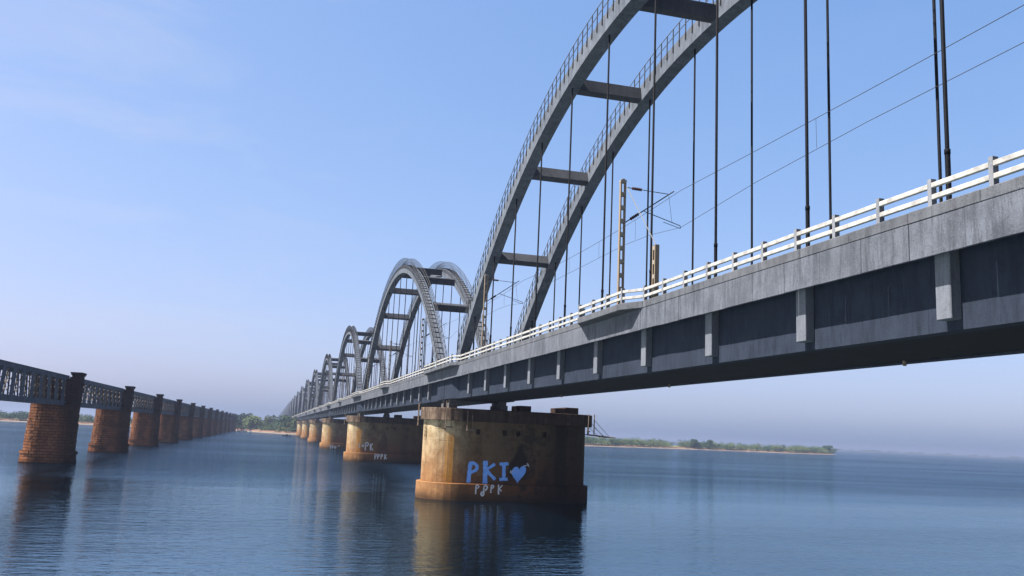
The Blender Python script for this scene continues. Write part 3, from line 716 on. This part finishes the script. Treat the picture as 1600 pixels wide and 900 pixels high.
# ------------------------------------------------------------------ old bridge
OY=140.6; OL=48.77
def old_pier():
    r=thing('masonry_pier',(0,0,0)); g=random.Random(3)
    mb=MB(); z=-.8
    H=8.35; ch=.40
    def outline(z,off):
        f=max(0,min(1,z/H)); x0=-33.78+f*.42-off; x1=-27.0-f*.05+off; hy=2.75-f*.35+off
        rr=hy; n=10; o=[]
        for i in range(7):
            a=-math.pi/2+math.pi*i/6; o.append((x1-rr*.35+rr*.35*math.cos(a),hy*math.sin(a)))
        for i in range(n+1):
            a=math.pi/2+math.pi*i/n; o.append((x0+rr*.8+rr*.8*math.cos(a),hy*math.sin(a)))
        return o
    while z<H-.01:
        off=g.uniform(-.035,.035)
        if z<1.2: off+=.22
        elif z<1.6: off+=.3
        if 4.4<=z<4.8: off+=.12
        o=outline(z,off); mb.prism([(x+g.uniform(-.025,.025),y+g.uniform(-.02,.02)) for x,y in o],z,z+ch-.012); 
        o2=outline(z,off-.06); mb.prism(o2,z+ch-.03,z+ch+.02)
        z+=ch
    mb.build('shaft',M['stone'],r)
    t=MB(); z=8.4; 
    while z<12.2:
        off=g.uniform(-.03,.03)+(.14 if 10.0<z<10.5 else 0); t.box(-28.25-off,-27.1+off,-1.4-off,1.4+off,z,z+.385); t.box(-28.2,-27.15,-1.35,1.35,z+.38,z+.402); z+=.4
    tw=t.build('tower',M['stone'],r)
    t=MB(); t.box(-28.36,-26.98,-1.52,1.52,12.4,12.6); t.box(-28.45,-26.9,-1.6,1.6,12.602,12.86); t.build('cornice',M['stone'],tw)
    t=MB(); z=8.4
    while z<11.9:
        off=g.uniform(-.02,.02); t.box(-31.85-off,-28.3,-1.25-off,1.25+off,z,z+.385); t.box(-31.8,-28.32,-1.2,1.2,z+.38,z+.402); z+=.4
    t.build('parapet_block',M['stone'],r)
    t=MB(); z=8.4
    while z<12.2:
        off=g.uniform(-.03,.03); t.box(-33.2-off,-31.9+off,-1.2-off,1.2+off,z,z+.385); t.box(-33.15,-31.95,-1.15,1.15,z+.38,z+.402); z+=.4
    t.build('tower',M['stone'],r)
    return r
def truss_span():
    r=thing('truss_span',(0,0,0)); Ls=OL-3.2; z0,z1=8.1,12.3; np_=11; w=Ls/np_
    def girder(X,s):
        g=MB(); g.box(X-.28,X+.28,-Ls/2,Ls/2,z0,z0+.09); g.box(X-.28,X+.28,-Ls/2,Ls/2,z1-.09,z1)
        for dx in (-.2,.2): g.box(X+dx-.02,X+dx+.02,-Ls/2,Ls/2,z0+.09,z0+.62); g.box(X+dx-.02,X+dx+.02,-Ls/2,Ls/2,z1-.62,z1-.09)
        return g
    for X in (-28.8,-31.4):
        gi=girder(X,0).build('chord_girder',M['truss'],r)
        for i in range(np_):
            yc=-Ls/2+w*(i+.5); dirn=1 if i<np_/2-1 else -1 if i>np_/2 else 0
            lean=.45*dirn*(1 if abs(i-(np_-1)/2)>1.2 else .4); hw=.74 if X>-30 else .3
            g=MB()
            a,b=-lean,lean; dx=.23
            y=[yc-.8+a-hw,yc-.8+a+hw,yc-.8+b+hw,yc-.8+b-hw]
            x0,x1=X+dx-.015,X+dx+.015
            g.hexa([(x0,y[0],z0+.5),(x1,y[0],z0+.5),(x1,y[1],z0+.5),(x0,y[1],z0+.5),(x0,y[3],z1-.5),(x1,y[3],z1-.5),(x1,y[2],z1-.5),(x0,y[2],z1-.5)])
            g.build('web_plate',M['truss'],gi)
            g=MB(); ya=yc+.35; n=7; zz=[z0+.55+(z1-z0-1.1)*j/n for j in range(n+1)]
            for xx,off in ((X+.18,0),(X-.18,1)):
                for j in range(n):
                    u0=(-.5 if (j+off)%2 else .5); sh=lambda f:ya+.25+a+(b-a)*f
                    g.bar((xx,sh(j/n)+u0,zz[j]),(xx,sh((j+1)/n)-u0,zz[j+1]),.11,.03)
            g.bar((X,ya+1.0+a,z0+.5),(X,ya+1.0+b,z1-.5),.16,.10); 
            g.build('lacing',M['lace'],gi)
    m=MB()
    for i in range(np_+1): yy=-Ls/2+w*i; m.box(-31.12,-29.18,yy-.12,yy+.12,z0+.1,z0+.5) if 0<i<np_ else None; m.box(-31.12,-29.18,yy-.1,yy+.1,z1-.35,z1-.1) if 0<i<np_ else None
    for X in (-30.9,-29.4): m.box(X-.09,X+.09,-Ls/2+.1,Ls/2-.1,z1-.35+.251,z1-.02+.05)
    m.build('cross_frames',M['truss'],r)
    return r
op=old_pier(); ts=truss_span(); NO=14
for k in range(-1,NO):
    if k==-1: o=op
    else: o=copy_tree(op)
    o.location=(0,OY+k*OL,0)
    lab='red stone pier of the old truss bridge, ' + ('just outside the left edge' if k==-1 else 'nearest the left edge in view' if k==0 else ORD[k+1]+' in line from the left edge')
    tag(o,lab,'bridge pier','red masonry piers of the old bridge')
for k in range(0,NO+1):
    o=ts if k==0 else copy_tree(ts)
    o.location=(0,OY+(k-.5)*OL,0)
    lab='blue-grey steel truss span ' + ('running out of the left edge' if k==0 else 'between the '+ORD[k]+' and '+ORD[k+1]+' red stone piers in view' if k<NO-0 else 'beyond the last red stone pier, reaching the bank')
    tag(o,lab,'bridge span','steel truss spans of the old bridge')
# stone abutment on the bank
m=MB(); m.box(-34,-26.4,-2.5,9,0,8.35); m.box(-33.4,-31.9,-1.5,8,8.35,12.3); m.box(-28.4,-26.6,-1.5,8,8.35,12.8)
o=m.build('abutment',M['stone']); o.location=(0,OY+NO*OL,0); tag(o,'red stone abutment ending the old truss bridge on the bank','abutment')
# ------------------------------------------------------------------ trees
def crown(mb,cx,cy,z0,w,h,g,n):
    lobes=[(cx+g.uniform(-.33,.33)*w,cy+g.uniform(-.33,.33)*w,z0+h*g.uniform(.12,.78),g.uniform(.24,.38)) for _ in range(g.randint(6,9))]
    for _ in range(n):
        lx,ly,lz,lr=g.choice(lobes); v=Vector((g.gauss(0,1),g.gauss(0,1),g.gauss(0,1))).normalized()*(g.random()**.35)
        p=Vector((lx+v.x*lr*w,ly+v.y*lr*w,lz+v.z*lr*h*.8)); s=g.uniform(.28,.62)*max(.6,w/9)
        a=Vector((g.gauss(0,1),g.gauss(0,1),g.gauss(0,.6))).normalized()*s; b=a.orthogonal().normalized()*s*g.uniform(.5,1)
        mb.quad(p-a,p-b*.9,p+a,p+b)
g=random.Random(11)
def wood(name,spots,label):
    mb=MB()
    for (x,y,z,w,h,mi) in spots:
        mb.cur=mi; crown(mb,x,y,z,w,h,g,int(75+w*9)); mb.cur=3; mb.tube([(x,y,z-.6),(x+g.uniform(-.3,.3),y,z+h*.5)],[.22,.1],5,False)
    return tag(mb.build(name,[M['leaf_a'],M['leaf_b'],M['leaf_c'],M['bark']]),label,'woodland',kind='stuff')
spots=[]
x=-640.
while x<-40:
    for r_ in range(3):
        xx=x+g.uniform(-4,4); sy=shore_y(xx); spots.append((xx,sy+20+r_*11+g.uniform(-4,4),1.9,g.uniform(7,11),g.uniform(3.2,5.4)+r_*1.0,g.choice((0,0,1,2))))
    x+=g.uniform(3,5.5)
wood('wood',spots,'dark green wood along the bank seen behind the old bridge')
spots=[]; x=-40.
while x<250:
    for r_ in range(3):
        xx=x+g.uniform(-4,4); sy=shore_y(xx); spots.append((xx,sy+17+r_*9+g.uniform(-3,3),1.8,g.uniform(6,9),g.uniform(3.5,5.5)+r_*2.0,g.choice((0,0,1,1,2))))
    x+=g.uniform(2.8,4.6)
wood('wood',spots,'bushy wood on the bank between the two bridges')
spots=[]; x=252.
while x<716:
    if 392<x<408 : x+=6; continue
    for r_ in range(3):
        xx=min(716,x+g.uniform(-4,4)); sy=shore_y(xx); f=1 if x<690 else .75
        spots.append((xx,sy+15+r_*8+g.uniform(-4,4),1.5,g.uniform(6,11)*f,(g.uniform(4.5,7.5)+r_*.9)*f,g.choice((0,0,1,2))))
    x+=g.uniform(3,5)
wood('wood',spots,'low wood on the sandy spit right of the nearest pier')
spots=[]; x=900.
while x<6300:
    y=4150-(x-900)*.2; spots.append((x,y+40+g.uniform(-30,60),2,g.uniform(20,50),g.uniform(4,9),0)); x+=g.uniform(30,70)
wood('wood',spots,'faint blue wood on the far bank at the horizon')
def tree(x,y,z,w,h,mi,label,grp):
    r=thing('broadleaf_tree',(x,y,z)); t=MB(); t.tube([(0,0,-.5),(.1,0,h*.3),(0,.2,h*.6)],[.35,.26,.12],7)
    for i in range(4):
        a=g.uniform(0,6.28); t.tube([(0,0,h*.3),(math.cos(a)*w*.25,math.sin(a)*w*.25,h*.62)],[.16,.06],5)
    t.build('trunk',M['bark'],r); c=MB(); crown(c,0,0,h*.12,w,h*.95,g,1000); c.build('crown',M[mi],r); tag(r,label,'tree',grp)
grp='taller trees on the bank between the bridges'
for (x,dy,w,h,mi,lab) in ((-33,26,11,12,'leaf_a','dark rounded tree just right of the old bridge end'),(-22,34,13,12.5,'leaf_a','tall blue-green tree behind the dark rounded tree by the old bridge end'),
    (-12,30,16,12.5,'leaf_c','broad yellowish-green tree at the middle of the gap between the bridges'),(-1,32,10,12,'leaf_b','grey-green tree right of the broad yellowish tree'),
    (7,28,15,12.5,'leaf_a','big dark tree left of the farthest concrete piers'),(17,26,10,10.5,'leaf_b','olive tree directly behind the farthest concrete piers')):
    tree(x,shore_y(x)+dy,1.8,w,h,mi,lab,grp)
grp='trees standing out of the wood on the right spit'
for (x,w,h,lab) in ((425,11,9.5,'rounded tree at the start of the second clump on the right spit'),(446,12,10,'domed dark tree near the left of the second clump on the right spit'),(684,14,10,'tallest domed tree near the tip of the right spit'),(706,12,7.5,'low tree at the very tip of the right spit')):
    tree(x,shore_y(x)+14,1.2,w,h,'leaf_a',lab,grp)
# ------------------------------------------------------------------ boat, rocks
b=thing('fishing_boat',(9,547,0)); m=MB(); st=[]
for i in range(9):
    u=-1+i/4; wv=.62*(1-abs(u)**2.4)+.02; sh=.42+.22*u*u; st.append([(u*2.6,-wv,sh),(u*2.45,-wv*.6,-.08),(u*2.45,wv*.6,-.08),(u*2.6,wv,sh),(u*2.5,wv*.8,sh-.12),(u*2.3,0,.06),(u*2.5,-wv*.8,sh-.12)])
for a,c in zip(st,st[1:]):
    for j in range(7): m.quad(a[j],c[j],c[(j+1)%7],a[(j+1)%7])
m.build('hull',M['boat'],b)
m=MB(); m.box(-.9,-.7,-.55,.55,.32,.36); m.box(.7,.9,-.55,.55,.32,.36); m.build('thwart',M['bark'],b)
m=MB()
for s in (-1,1): m.box(-.5,.5,s*.45-.03,s*.45+.03,.3,1.05)
m.box(-.75,.75,-.55,.55,1.05,1.13); m.build('awning',M['boat'],b)
tag(b,'small dark boat on the water before the far bank','boat')
for i,(x,dy,s) in enumerate(((-20,-4,1.6),(-25,-2,1.1),(-15.5,-3,1.0))):
    m=MB(); gg=random.Random(i+5); ring=[]
    for j,(rr,z) in enumerate(((1,-.4),(1.1,.2),(.75,.65),(.25,.85))):
        ring.append([(math.cos(a*.785)*rr*s*gg.uniform(.8,1.2),math.sin(a*.785)*rr*s*gg.uniform(.7,1.1),z*s*gg.uniform(.9,1.1)) for a in range(8)])
    for A,B in zip(ring,ring[1:]):
        for a in range(8): m.quad(A[a],A[(a+1)%8],B[(a+1)%8],B[a])
    m.quad(*ring[-1]); o=m.build('rock',M['post']); o.location=(x,shore_y(x)+dy,0)
    tag(o,('largest pale rock','left pale rock','right small pale rock')[i]+' at the water edge beside the old bridge end','rock','rocks at the water edge')
